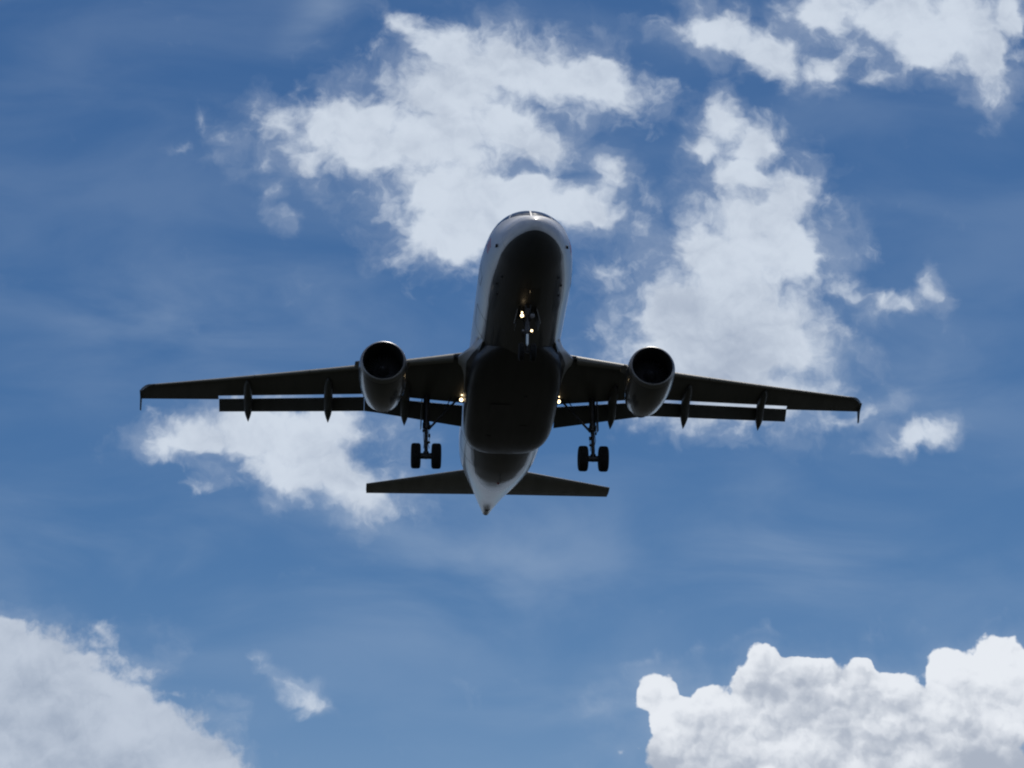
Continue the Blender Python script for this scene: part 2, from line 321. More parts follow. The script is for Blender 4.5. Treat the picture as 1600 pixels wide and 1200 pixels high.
def belly_paint_and_shade(mm, src, line, low):
    """Grey belly below a waterline that dips along the nose and paints in the shaded V under the tail."""
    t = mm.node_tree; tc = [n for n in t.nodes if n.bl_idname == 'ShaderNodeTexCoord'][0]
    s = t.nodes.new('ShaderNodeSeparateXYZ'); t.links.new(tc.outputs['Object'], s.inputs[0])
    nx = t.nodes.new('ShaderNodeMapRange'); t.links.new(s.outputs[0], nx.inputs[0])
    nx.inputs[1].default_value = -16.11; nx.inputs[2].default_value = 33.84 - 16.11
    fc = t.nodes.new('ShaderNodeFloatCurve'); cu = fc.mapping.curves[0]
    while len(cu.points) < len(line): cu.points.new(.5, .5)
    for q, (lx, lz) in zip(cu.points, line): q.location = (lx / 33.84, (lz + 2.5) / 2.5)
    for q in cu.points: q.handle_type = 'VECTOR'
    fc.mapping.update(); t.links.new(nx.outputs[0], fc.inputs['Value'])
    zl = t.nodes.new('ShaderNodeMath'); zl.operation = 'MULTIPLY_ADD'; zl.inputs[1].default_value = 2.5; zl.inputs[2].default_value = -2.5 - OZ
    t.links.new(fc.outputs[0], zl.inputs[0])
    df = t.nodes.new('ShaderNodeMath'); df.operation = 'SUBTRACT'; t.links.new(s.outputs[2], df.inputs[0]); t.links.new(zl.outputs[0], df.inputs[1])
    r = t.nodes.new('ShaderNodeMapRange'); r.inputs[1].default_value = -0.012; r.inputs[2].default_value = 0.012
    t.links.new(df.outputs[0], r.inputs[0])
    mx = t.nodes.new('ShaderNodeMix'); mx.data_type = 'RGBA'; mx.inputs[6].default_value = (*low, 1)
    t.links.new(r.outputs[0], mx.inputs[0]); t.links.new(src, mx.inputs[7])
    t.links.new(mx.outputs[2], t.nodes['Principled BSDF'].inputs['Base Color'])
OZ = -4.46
LINE = [(0, -.86), (1.4, -1.0), (2.8, -1.1), (6, -1.28), (12, -1.30), (19, -1.30), (19.8, -1.45), (21.5, -1.52), (23, -1.46), (25, -1.27), (26.6, -1.08), (28.5, -1.6), (33.84, -1.6)]  # aft of the wing it traces the tail cone's shade, painted as a dark V
belly_paint_and_shade(M['body'], bo, LINE, (0.035, 0.037, 0.04))
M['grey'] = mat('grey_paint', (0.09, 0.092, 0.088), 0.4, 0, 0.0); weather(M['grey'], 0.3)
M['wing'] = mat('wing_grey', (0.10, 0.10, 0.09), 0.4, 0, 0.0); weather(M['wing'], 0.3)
M['tail'] = mat('tailplane_grey', (0.20, 0.20, 0.185), 0.4); weather(M['tail'], 0.3)
M['nacelle'] = mat('nacelle_paint', (0.06, 0.062, 0.06), 0.25, 0, 0.7); weather(M['nacelle'], 0.2)
M['slat'] = mat('slat_metal', (0.17, 0.16, 0.13), 0.5, 0.0)
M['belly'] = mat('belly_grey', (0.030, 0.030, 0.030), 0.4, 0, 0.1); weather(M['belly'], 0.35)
M['metal'] = mat('bare_metal', (0.30, 0.30, 0.30), 0.38, 1.0); weather(M['metal'], 0.2, panel=False)
M['steel'] = mat('gear_steel', (0.07, 0.07, 0.075), 0.4, 0.6); weather(M['steel'], 0.3, (3, 3, 3), panel=False)
M['chrome'] = mat('chrome', (0.35, 0.38, 0.40), 0.2, 1.0)
M['hot'] = mat('exhaust_metal', (0.22, 0.19, 0.16), 0.4, 0.9); weather(M['hot'], 0.3, panel=False)
M['dark'] = mat('dark_bay', (0.02, 0.02, 0.02), 0.7)
M['fan'] = mat('fan_blade', (0.10, 0.10, 0.11), 0.4, 0.7)
M['duct'] = mat('duct_lining', (0.025, 0.025, 0.025), 0.6)
M['rubber'] = mat('tyre_rubber', (0.010, 0.010, 0.010), 0.85); weather(M['rubber'], 0.4, (6, 6, 6), panel=False)
M['glass'] = mat('window_glass', (0.02, 0.03, 0.05), 0.05, 0, 0.0)
M['line'] = mat('door_seam', (0.06, 0.065, 0.07), 0.6)
M['red'] = mat('red_paint', (0.45, 0.02, 0.02), 0.35)
M['lamp'] = mat('lit_lamp', (1, 1, 1), 0.3, 0, 0, (1.0, 0.74, 0.42), 5.0)
M['lampoff'] = mat('lamp_lens', (0.25, 0.25, 0.27), 0.15)

# ------------------------------------------------------------------ mesh helpers (x aft from the nose, y to starboard, z up)
ORG = Vector((16.11, 0, OZ))
class MB:
    def __init__(s): s.b = bmesh.new()
    def loft(s, rings, closed=True, cap0=True, cap1=True):
        rows = [[s.b.verts.new(p) for p in r] for r in rings]
        n = len(rows[0])
        for a, b in zip(rows, rows[1:]):
            for i in range(n if closed else n - 1):
                j = (i + 1) % n
                try: s.b.faces.new((a[i], a[j], b[j], b[i]))
                except ValueError: pass
        if closed and cap0: s.b.faces.new(rows[0][::-1])
        if closed and cap1: s.b.faces.new(rows[-1])
        return s
    def tube(s, pts, rad, n=14, cap=True):
        pts = [Vector(p) for p in pts]
        if not isinstance(rad, (list, tuple)): rad = [rad] * len(pts)
        rings = []; prev = None
        for i, p in enumerate(pts):
            d = (pts[min(i + 1, len(pts) - 1)] - pts[max(i - 1, 0)]).normalized()
            a = d.orthogonal().normalized() if prev is None else (prev - d * prev.dot(d)).normalized()
            prev = a; b = d.cross(a)
            rings.append([p + (a * math.cos(2 * math.pi * k / n) + b * math.sin(2 * math.pi * k / n)) * rad[i] for k in range(n)])
        return s.loft(rings, True, cap, cap)
    def revolve(s, prof, origin, axis, n=64, closed_profile=False):
        o = Vector(origin); d = Vector(axis).normalized(); a = d.orthogonal().normalized(); b = d.cross(a)
        rings = []
        for (l, r) in prof:
            rings.append([o + d * l + (a * math.cos(2 * math.pi * k / n) + b * math.sin(2 * math.pi * k / n)) * max(r, 0.0005) for k in range(n)])
        if closed_profile: rings.append(rings[0])
        return s.loft(rings, True, not closed_profile, not closed_profile)
    def box(s, c, size, rot=None):
        vs = []
        for dx in (-.5, .5):
            for dy in (-.5, .5):
                for dz in (-.5, .5):
                    v = Vector((dx * size[0], dy * size[1], dz * size[2]))
                    if rot is not None: v = rot @ v
                    vs.append(s.b.verts.new(Vector(c) + v))
        for f in ((0, 1, 3, 2), (4, 6, 7, 5), (0, 4, 5, 1), (2, 3, 7, 6), (0, 2, 6, 4), (1, 5, 7, 3)):
            s.b.faces.new([vs[i] for i in f])
        return s
    def plate(s, outline, thick, axis):
        """outline: 3D points in one plane, given thickness along axis."""
        ax = Vector(axis).normalized() * thick * 0.5
        return s.loft([[Vector(p) - ax for p in outline], [Vector(p) + ax for p in outline]])
    def build(s, name, material, parent=None, side=1, ang=40, bevel=0.0, merge=True):
        if merge: bmesh.ops.remove_doubles(s.b, verts=s.b.verts, dist=1e-5)
        for v in s.b.verts:
            if side < 0: v.co.y = -v.co.y
            v.co -= ORG
        bmesh.ops.recalc_face_normals(s.b, faces=s.b.faces)
        me = bpy.data.meshes.new(name); s.b.to_mesh(me); s.b.free()
        for p in me.polygons: p.use_smooth = True
        me.set_sharp_from_angle(angle=R(ang))
        me.materials.append(material)
        o = bpy.data.objects.new(name, me); C.objects.link(o)
        if parent is not None: o.parent = parent
        if bevel:
            bv = o.modifiers.new('edges', 'BEVEL'); bv.width = bevel; bv.segments = 2; bv.limit_method = 'ANGLE'; bv.angle_limit = R(40)
        return o
def pchip(xs, ys):
    n = len(xs); h = [xs[i + 1] - xs[i] for i in range(n - 1)]; d = [(ys[i + 1] - ys[i]) / h[i] for i in range(n - 1)]
    mm = [d[0]] + [0.0] * (n - 2) + [d[-1]]
    for i in range(1, n - 1):
        if d[i - 1] * d[i] > 0:
            w1 = 2 * h[i] + h[i - 1]; w2 = h[i] + 2 * h[i - 1]
            mm[i] = (w1 + w2) / (w1 / d[i - 1] + w2 / d[i])
    def f(x):
        if x <= xs[0]: return ys[0]
        if x >= xs[-1]: return ys[-1]
        i = max(k for k in range(n - 1) if xs[k] <= x)
        t = (x - xs[i]) / h[i]
        return (ys[i] * (1 + 2 * t) * (1 - t) ** 2 + mm[i] * h[i] * t * (1 - t) ** 2 + ys[i + 1] * t * t * (3 - 2 * t) + mm[i + 1] * h[i] * t * t * (t - 1))
    return f

# ------------------------------------------------------------------ the airliner
root = bpy.data.objects.new('airliner', None); C.objects.link(root)
root['label'] = 'white and grey twin-engine passenger jet low overhead with wheels down and lights lit'
root['category'] = 'airliner'
th = R(3.0)
AX = Vector((0, math.cos(th), -math.sin(th))); AY = Vector((-1, 0, 0)); AZ = AX.cross(AY)
mw = Matrix.Identity(4)
for i, v in enumerate((AX, AY, AZ)):
    for k in range(3): mw[k][i] = v[k]
T0 = Vector((8.407719809, 102.967297386, 51.809280528))
mw.translation = T0 + AX * ORG.x + AY * ORG.y + AZ * ORG.z
root.matrix_world = mw

# fuselage -----------------------------------------------------------------
ST = [  # x, top, bottom, half-width
    (0.0, -0.62, -0.62, 0.0), (0.06, -0.42, -0.83, 0.23), (0.25, -0.20, -1.07, 0.50), (0.6, 0.06, -1.30, 0.82), (1.1, 0.34, -1.53, 1.12),
    (1.7, 0.63, -1.70, 1.36), (2.0, 0.86, -1.77, 1.46), (2.4, 1.24, -1.84, 1.57), (2.9, 1.58, -1.91, 1.68), (3.6, 1.84, -1.98, 1.80),
    (4.6, 2.00, -2.04, 1.91), (6.0, 2.07, -2.07, 1.975), (13, 2.07, -2.07, 1.975), (20.5, 2.07, -2.07, 1.975), (22.0, 2.07, -2.00, 1.96),
    (23.5, 2.06, -1.80, 1.91), (25.0, 2.04, -1.48, 1.80), (27.0, 1.98, -0.97, 1.53), (29.0, 1.88, -0.42, 1.18), (31.0, 1.70, 0.12, 0.80),
    (32.5, 1.48, 0.45, 0.50), (33.4, 1.24, 0.62, 0.29), (33.84, 1.08, 0.68, 0.19)]
su = [math.sqrt(s[0]) for s in ST]
fT, fB, fW = pchip(su, [s[1] for s in ST]), pchip(su, [s[2] for s in ST]), pchip(su, [s[3] for s in ST])
def S(x, a, off=0.0):
    """Point of the skin at station x, angle a from starboard towards the top."""
    u = math.sqrt(max(x, 0)); t, b, w = fT(u), fB(u), fW(u)
    h = (t - b) / 2
    return Vector((x, (w + off) * math.cos(a), (t + b) / 2 + (h + off) * math.sin(a)))
xs_ = [33.84 * (i / 200) ** 2 for i in range(0, 60)]
xs_ = [x for x in xs_ if x < 2.9]
x = 2.9
while x < 33.84: xs_.append(x); x += 0.22
xs_.append(33.84)
NA = 96
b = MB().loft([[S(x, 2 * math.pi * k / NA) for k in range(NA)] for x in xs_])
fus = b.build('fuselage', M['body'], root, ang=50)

def patch(corners, off, nu=10, nv=6, thick=0.0):
    """A patch lying on the skin; corners are (x, angle) in order round it."""
    c = corners; rows = []
    for i in range(nu + 1):
        u = i / nu; row = []
        for j in range(nv + 1):
            v = j / nv
            x = (c[0][0] * (1 - u) + c[1][0] * u) * (1 - v) + (c[3][0] * (1 - u) + c[2][0] * u) * v
            a = (c[0][1] * (1 - u) + c[1][1] * u) * (1 - v) + (c[3][1] * (1 - u) + c[2][1] * u) * v
            row.append((x, a))
        rows.append(row)
    return rows
def add_patch(mb, corners, off=0.006, nu=8, nv=6):
    rows = patch(corners, off, nu, nv)
    vs = [[mb.b.verts.new(S(x, a, off)) for x, a in r] for r in rows]
    lo = [[mb.b.verts.new(S(x, a, -0.03)) for x, a in r] for r in rows]
    for i in range(nu):
        for j in range(nv): mb.b.faces.new((vs[i][j], vs[i + 1][j], vs[i + 1][j + 1], vs[i][j + 1]))
    edge = [(i, 0) for i in range(nu + 1)] + [(nu, j) for j in range(1, nv + 1)] + [(i, nv) for i in range(nu - 1, -1, -1)] + [(0, j) for j in range(nv - 1, 0, -1)]
    for (a, b_), (c_, d_) in zip(edge, edge[1:] + edge[:1]):
        mb.b.faces.new((vs[a][b_], vs[c_][d_], lo[c_][d_], lo[a][b_]))
    return mb
def ay(x, y):    # angle on the upper skin for a lateral y
    return math.acos(max(-1, min(1, y / fW(math.sqrt(x)))))
def az(x, z):    # angle on the starboard skin for a height z
    u = math.sqrt(x); t, b_ = fT(u), fB(u)
    return math.asin(max(-1, min(1, (z - (t + b_) / 2) / ((t - b_) / 2))))
for s in (1, -1):
    front = [(1.98, ay(1.98, .03)), (2.62, ay(2.62, .03)), (2.80, ay(2.80, .74)), (2.24, ay(2.24, .86))]
    side = [(2.28, ay(2.28, .91)), (2.84, ay(2.84, .80)), (3.20, az(3.20, 1.24)), (2.78, az(2.78, .66))]
    rear = [(2.88, az(2.88, .66)), (3.28, az(3.28, 1.22)), (3.60, az(3.60, 1.12)), (3.60, az(3.60, .66))]
    for q in (front, side, rear):
        add_patch(MB(), q).build('cockpit_window', M['glass'], fus, s)
    def seam(x0, x1, z0, z1, w=0.025):
        mb = MB()
        add_patch(mb, [(x0, az(x0, z0)), (x0 + w, az(x0 + w, z0)), (x0 + w, az(x0 + w, z1)), (x0, az(x0, z1))], 0.005, 1, 10)
        add_patch(mb, [(x1 - w, az(x1, z0)), (x1, az(x1, z0)), (x1, az(x1, z1)), (x1 - w, az(x1, z1))], 0.005, 1, 10)
        add_patch(mb, [(x0, az(x0, z0)), (x1, az(x1, z0)), (x1, az(x1, z0 + w)), (x0, az(x0, z0 + w))], 0.004, 6, 1)
        add_patch(mb, [(x0, az(x0, z1 - w)), (x1, az(x1, z1 - w)), (x1, az(x1, z1)), (x0, az(x0, z1))], 0.004, 6, 1)
        return mb
    seam(4.95, 5.80, -0.52, 1.30).build('passenger_door', M['line'], fus, s)
    seam(24.6, 25.4, -0.30, 1.30).build('passenger_door', M['line'], fus, s)
    if s > 0:
        seam(7.6, 9.4, -1.62, -0.42, 0.03).build('cargo_door', M['line'], fus, s)
        seam(20.8, 22.6, -1.55, -0.42, 0.03).build('cargo_door', M['line'], fus, s)
    x = 6.45
    while x < 24.2:
        if not 12.4 < x < 12.9:
            add_patch(MB(), [(x, az(x, .42)), (x + .24, az(x, .42)), (x + .24, az(x, .76)), (x, az(x, .76))], 0.004, 2, 3).build('cabin_window', M['glass'], fus, s)
        x += 0.533
    # red emblem strokes beside the cockpit
    mb = MB()
    for k in range(3):
        x0 = 2.75 + k * 0.24
        add_patch(mb, [(x0, az(x0, -0.28)), (x0 + .10, az(x0, -0.28)), (x0 + .24, az(x0, .20)), (x0 + .12, az(x0, .20))], 0.005, 2, 6)
    mb.build('red_emblem', M['red'], fus, s)
    # probes under the cockpit
    mb = MB()
    p = S(1.95, az(1.95, -0.62)); nrm = (S(1.95, az(1.95, -0.62), 0.1) - p).normalized()
    mb.tube([p - nrm * .02, p + nrm * .06], [.075, .065], 14); mb.tube([p + nrm * .05, p + nrm * .05 + Vector((.14, .02, 0))], [.03, .015], 8)
    mb.build('air_probe', M['dark'], fus, s)
    for (xx, zz) in ((3.1, -1.45), (3.9, -1.38), (4.6, -1.5)):
        p = S(xx, az(xx, zz)); nrm = (S(xx, az(xx, zz), 0.1) - p).normalized()
        MB().tube([p - nrm * .02, p + nrm * .05], [.05, .04], 10).build('static_port', M['dark'], fus, s)
for (xx, yy, hh) in ((7.2, 0, .32), (9.0, 0, .28), (22.5, 0, .30)):
    u = math.sqrt(xx); z0 = fB(u) + .02
    MB().plate([(xx, yy, z0), (xx + .34, yy, z0), (xx + .40, yy, z0 - hh), (xx + .24, yy, z0 - hh)], .02, (0, 1, 0)).build('blade_antenna', M['dark'], fus)
MB().revolve([(0, .15), (.08, .14), (.10, .11), (.06, .10), (-.1, .09)], (33.80, 0, .88), (1, 0, .12), 24).build('exhaust_outlet', M['hot'], fus)
add_patch(MB(), [(32.55, -1.85), (32.95, -1.85), (32.95, -1.35), (32.55, -1.35)], 0.006, 4, 4).build('vent_opening', M['dark'], fus)
MB().tube([S(24.2, -math.pi / 2) + Vector((0, 0, .02)), S(24.2, -math.pi / 2) - Vector((0, 0, .06))], [.07, .04], 12).build('beacon_light', M['red'], fus)

# belly fairing --------------------------------------------------------------
BF = [(8.4, .60, -1.9, -1.2), (8.9, .95, -2.02, -1.15), (9.6, 1.42, -2.14, -1.0), (10.4, 1.78, -2.26, -.8), (11.5, 2.0, -2.38, -.7), (13, 2.08, -2.46, -.6), (15, 2.10, -2.50, -.6), (16.4, 2.08, -2.50, -.6),
      (17.6, 2.02, -2.46, -.7), (18.5, 1.88, -2.38, -.8), (19.2, 1.64, -2.26, -.95), (19.7, 1.32, -2.12, -1.2), (19.9, 1.08, -2.0, -1.4)]
bw, bb, bt = (pchip([q[0] for q in BF], [q[i] for q in BF]) for i in (1, 2, 3))
rings = []
for i in range(64):
    x = 8.4 + 11.5 * i / 63; w, lo, hi = bw(x), bb(x), bt(x); zc = (lo + hi) / 2; h = (hi - lo) / 2; r = []
    for k in range(72):
        a = 2 * math.pi * k / 72; ca, sa = math.cos(a), math.sin(a)
        e = 2 / 3.4
        r.append((x, w * math.copysign(abs(ca) ** e, ca), zc + h * math.copysign(abs(sa) ** e, sa)))
    rings.append(r)
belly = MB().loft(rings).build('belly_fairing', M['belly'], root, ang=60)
for c_, d_ in (((14.2, 0.55, -2.487), (1.5, .9, .012)), ((15.9, -.6, -2.505), (.5, .35, .012)), ((12.9, -.5, -2.46), (.5, .12, .02)), ((17.0, .9, -2.485), (.35, .2, .02))):
    MB().box(c_, d_).build('access_panel', M['belly'], belly, bevel=0.004)

# wings ------------------------------------------------------------------
XR, ZW, DIH = 11.60, -0.95, 6.2
def wle(y): return XR + (y - 1.975) * .483
def wch(y): return 5.60 + (3.50 - 5.60) * (y - 1.975) / (6.4 - 1.975) if y < 6.4 else 3.50 + (1.50 - 3.50) * (y - 6.4) / (16.95 - 6.4)
def wz(y): return ZW + (y - 1.975) * math.tan(R(DIH)) * (0.86 + 0.14 * y / 16.95)
def wtw(y): return R(3.6 - 4.0 * y / 16.95)
def wtc(y): return .145 - .035 * min(1, y / 8)
def foil(c, t):     # half-thickness of a section and its camber line
    yt = 5 * t * (.2969 * math.sqrt(c) - .126 * c - .3516 * c * c + .2843 * c ** 3 - .1015 * c ** 4)
    return yt, .016 * math.sin(math.pi * c)
def wpt(y, c, up):
    yt, cb = foil(max(0, min(1, c)), wtc(y)); z = cb + (yt if up else -yt)
    ch = wch(y); tw = wtw(y); dx, dz = c * ch, z * ch
    return Vector((wle(y) + dx * math.cos(tw) + dz * math.sin(tw), y, wz(y) - dx * math.sin(tw) + dz * math.cos(tw) + .25 * ch * math.sin(tw)))
def wsec(y, a_up, a_lo, b_up, b_lo, n=16):
    up_ = [wpt(y, a_up + (b_up - a_up) * (.5 - .5 * math.cos(math.pi * k / n)), True) for k in range(n, -1, -1)]
    lo_ = [wpt(y, a_lo + (b_lo - a_lo) * (.5 - .5 * math.cos(math.pi * k / n)), False) for k in range(1 if a_up == a_lo else 0, n + 1)]
    return up_ + lo_
def lin(a, b_, n): return [a + (b_ - a) * i / n for i in range(n + 1)]
FLAP_END = 13.34
for s in (1, -1):
    mb = MB()
    ys = lin(1.0, 6.4, 10) + lin(6.7, FLAP_END, 14)
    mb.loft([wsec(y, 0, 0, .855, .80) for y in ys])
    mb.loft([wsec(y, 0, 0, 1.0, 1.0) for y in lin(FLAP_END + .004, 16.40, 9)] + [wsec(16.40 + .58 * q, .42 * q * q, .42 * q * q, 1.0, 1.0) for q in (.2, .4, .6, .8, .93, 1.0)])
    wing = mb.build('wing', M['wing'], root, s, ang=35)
    # slats: nose pieces run out forward and down
    def slat(y0, y1):
        rings = []
        for y in lin(y0, y1, max(2, int((y1 - y0) * 1.5))):
            sec = wsec(y, 0, 0, .16, .045, 12)
            o = wpt(y, 0, True); ch = wch(y); rr = []
            for p in sec:
                d = p - o; an = R(13); ca, sa = math.cos(an), math.sin(an)
                rr.append(Vector((o.x + d.x * ca - d.z * sa * 1.0, p.y, o.z + d.x * sa * 1.0 + d.z * ca)) + Vector((-.040 * ch, 0, -.036 * ch)))
            rings.append(rr)
        return MB().loft(rings)
    for (a, b_) in ((2.75, 4.95), (6.55, 9.1), (9.13, 11.6), (11.63, 14.0), (14.03, 16.25)):
        slat(a, b_).build('slat', M['slat'], wing, s, ang=50)
    # flaps: drooped sections behind and below the wing
    def flap(y0, y1, c0, c1, dx0, dz0, dx1, dz1, defl):
        rings = []
        for y in lin(y0, y1, 8):
            q = (y - y0) / (y1 - y0); c = c0 + (c1 - c0) * q
            o = wpt(y, .855, True) + Vector((dx0 + (dx1 - dx0) * q, 0, dz0 + (dz1 - dz0) * q)); rr = []
            for k in range(14, -1, -1):
                u = .5 - .5 * math.cos(math.pi * k / 14); yt, _ = foil(u, .15); rr.append((u * c, yt * c + .02 * c * math.sin(math.pi * u)))
            for k in range(1, 14):
                u = .5 - .5 * math.cos(math.pi * k / 14); yt, _ = foil(u, .13); rr.append((u * c, -yt * c + .02 * c * math.sin(math.pi * u)))
            an = R(defl); rings.append([o + Vector((px * math.cos(an) + pz * math.sin(an), 0, -px * math.sin(an) + pz * math.cos(an))) for px, pz in rr])
        return MB().loft(rings)
    FD = 34
    flap(2.12, 6.59, 1.14, .76, .04, -.22, .04, -.175, FD).build('flap', M['grey'], wing, s)
    flap(6.605, FLAP_END - .03, .76, .70, .04, -.175, .04, -.165, FD).build('flap', M['grey'], wing, s)
    # flap track fairings
    for (y, ln, wd, name) in ((4.75, 3.0, .21, 0), (8.25, 3.0, .20, 0), (11.95, 2.8, .19, 0), (5.72, 1.15, .07, 0)):
        te = wpt(y, .80, False); prof = []
        drop = 13
        small = wd < .1
        x0 = te.x - ln * (.62 if not small else .1); z0 = te.z + .04
        rings = []
        for i in range(25):
            t = i / 24; xx = t * ln
            ww = wd * min(1, math.sqrt(max(0, 1 - (1 - t / .38) ** 2)) if t < .38 else 1) * (1 if t < .72 else max(0.02, 1 - ((t - .72) / .28) ** 1.7))
            hh = ww * 1.35
            bend = max(0, t - .50)
            zz = z0 - .10 * (1 if not small else .5) - .02 * t - math.tan(R(29)) * bend * ln
            rings.append([Vector((x0 + xx, y + ww * math.cos(2 * math.pi * k / 18), zz + hh * math.sin(2 * math.pi * k / 18))) for k in range(18)])
        MB().loft(rings).build('flap_track_fairing', M['grey'], wing, s)
    # wingtip fence and lamp
    tz = wz(16.95); tx = wle(16.95)
    MB().plate([(tx + .55, 17.0, tz + .02), (tx + .95, 17.0, tz + .20), (tx + 1.40, 17.0, tz + .42), (tx + 1.66, 17.0, tz + .42), (tx + 1.60, 17.0, tz + .02),
                (tx + 1.86, 17.03, tz - .44), (tx + 1.70, 17.03, tz - .44), (tx + 1.2, 17.0, tz - .16)], .06, (0, 1, 0)).build('wingtip_fence', M['wing'], wing, s, bevel=.01)
    # static dischargers / flap hinge between root and first slat
    mb = MB(); p = wpt(2.55, .01, False); mb.box(p + Vector((-.05, 0, .0)), (.30, .30, .16)); mb.build('slat_hinge', M['dark'], wing, s, bevel=.02)

    # root fillet: the fairing sweeps out of the body into the leading edge
    rings = []
    for i in range(30):
        t = i / 29; x = 9.3 + 6.4 * t
        out = 1.60 + .96 * (t / .36) ** 1.5 if t < .36 else 2.56 - .30 * (t - .36) / .64
        out = min(out, 2.56) if t < .36 else out
        zt = -.35 - .15 * math.sin(math.pi * t); zb = -1.55 - .28 * min(1, t * 3); zm = -1.02; zb = zb + .35 * max(0, 1 - t / .25); zt = zt - .4 * max(0, 1 - t / .25)
        r = []
        for k in range(11):
            q = k / 10; P0, P1, P2 = (min(1.80, out), zt + .35), (1.93 + .25 * (out - 1.9), zm + .12), (out, zm + .03)
            r.append((x, P0[0] * (1 - q) ** 2 + 2 * P1[0] * q * (1 - q) + P2[0] * q * q, P0[1] * (1 - q) ** 2 + 2 * P1[1] * q * (1 - q) + P2[1] * q * q))
        for k in range(11):
            q = k / 10; P0, P1, P2 = (out, zm - .06), (min(out, 2.02 + .25 * (out - 1.9)), zm - .20), (min(1.72, out - .05), zb)
            r.append((x, P0[0] * (1 - q) ** 2 + 2 * P1[0] * q * (1 - q) + P2[0] * q * q, P0[1] * (1 - q) ** 2 + 2 * P1[1] * q * (1 - q) + P2[1] * q * q))
        r.append((x, 1.2, zb)); r.append((x, 1.2, zt + .3))
        rings.append(r)
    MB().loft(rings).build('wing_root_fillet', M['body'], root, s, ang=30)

    # landing light under the root
    ll = wpt(2.30, .66, False)
    def lamp(name_parent, c, r, d=Vector((-1, 0, -.35)), lit=True, parent=None):
        d = d.normalized()
        h = MB().revolve([(0, r * 1.25), (-.02, r * 1.28), (-.12, r * 1.0), (-.18, r * .4)], c, d, 24).build(name_parent, M['steel'], parent, s)
        MB().revolve([(.004, r), (.03, r * .85), (.045, r * .4)], c, d, 24).build('lens', M['lamp' if lit else 'lampoff'], h, s)
        return h
    lamp('landing_light', Vector((15.5, 2.22, -1.33)), .082, parent=root)
    lamp('landing_light', Vector((15.2, 2.20, -1.20)), .055, parent=root)  # added small lamp, stands in for the main light's reflection above it
    lamp('landing_light', Vector((15.5, 1.98, -1.22)) if s > 0 else Vector((15.5, 2.02, -1.20)), .055, parent=root)

    # engine -------------------------------------------------------------
    ex, ey, ez = 10.23, 5.90, -1.97
    ax = Vector((1, -.02, -.035)).normalized()
    outer = [(0, .895), (.012, .935), (.05, .975), (.14, 1.01), (.35, 1.045), (.8, 1.07), (1.4, 1.07), (2.0, 1.035), (2.6, .955), (3.1, .86), (3.36, .80)]
    inner = [(3.34, .775), (2.9, .80), (2.0, .84), (1.2, .865), (.8, .865), (.4, .85), (.15, .845), (.05, .86)]
    lip = [(0.0, .90), (.012, .935), (.05, .975), (.14, 1.010), (.22, 1.025), (.22, .99), (.20, .905), (.03, .885)]
    body = [(.222, 1.025)] + outer[4:] + inner[:3] + [(1.6, .86), (1.6, .98)]
    throat = [(.205, .852), (.4, .85), (.8, .862), (1.36, .862), (1.36, .90), (.205, .90)]
    eng = MB().revolve(body, (ex, ey, ez), ax, 80, True).build('engine', M['nacelle'], root, s, ang=50)
    MB().revolve(lip, (ex, ey, ez), ax, 80, True).build('intake_lip', M['metal'], eng, s, ang=60)
    MB().revolve([(.032, .882), (.10, .865)] + throat[:4] + [(1.36, .90), (.20, .90)], (ex, ey, ez), ax, 64, True).build('duct_lining', M['duct'], eng, s)
    fanm = MB(); o = Vector((ex, ey, ez)) + ax * 1.05; pa = ax.orthogonal().normalized(); pb = ax.cross(pa)
    for k in range(36):
        a = 2 * math.pi * k / 36; rr = []
        for (r_, tw, cw_) in ((.28, 55, .10), (.5, 42, .13), (.70, 30, .15), (.848, 22, .16)):
            rad = pa * math.cos(a) + pb * math.sin(a); tan = ax.cross(rad)
            dv = (ax * math.cos(R(tw)) + tan * math.sin(R(tw))) * cw_ * .5; nv = (ax * -math.sin(R(tw)) + tan * math.cos(R(tw))) * .006
            c_ = o + rad * r_
            rr.append([c_ - dv - nv, c_ + dv - nv, c_ + dv + nv, c_ - dv + nv])
        fanm.loft(rr)
    fanm.build('fan', M['fan'], eng, s, merge=False)
    MB().revolve([(.62, .004), (.66, .06), (.75, .13), (.90, .21), (1.05, .28), (1.15, .29)], (ex, ey, ez), ax, 40).build('spinner', M['steel'], eng, s)
    MB().revolve([(1.3, .855), (1.32, .05)], (ex, ey, ez), ax, 40).build('stator', M['dark'], eng, s)
    MB().revolve([(1.3, .30), (2.6, .62), (3.3, .60), (3.9, .50), (4.25, .43), (4.25, .40), (3.6, .42), (1.4, .2)], (ex, ey, ez), ax, 56).build('core_cowl', M['grey'], eng, s)
    MB().revolve([(3.6, .30), (4.2, .28), (4.5, .18), (4.75, .03)], (ex, ey, ez), ax, 40).build('exhaust_cone', M['hot'], eng, s)
    # pylon
    rings = []
    for (xx, z0, z1, w) in ((11.3, ez + .95, ez + 1.10, .05), (12.1, ez + .85, ez + 1.36, .15), (13.1, ez + .55, wz(5.75) + .10, .19), (14.2, ez + .25, wz(5.75) - .05, .19), (15.0, ez + .38, wz(5.75) - .08, .15), (15.9, wz(5.75) - .42, wz(5.75) - .20, .04)):
        rings.append([Vector((xx, ey - .05 + w * math.cos(6.283 * k / 14), (z0 + z1) / 2 + (z1 - z0) / 2 * math.sin(6.283 * k / 14))) for k in range(14)])
    MB().loft(rings).build('pylon', M['nacelle'], eng, s)
    for sy in ((1, -1) if s > 0 else (-1,)):
        q = Vector((ex + 1.1, ey + sy * .96, ez + .50))
        MB().plate([q, q + Vector((.9, 0, 0)), q + Vector((.85, sy * .26, .13)), q + Vector((.35, sy * .24, .12))], .03, (0, .5, -1)).build('strake', M['nacelle'], eng, s)

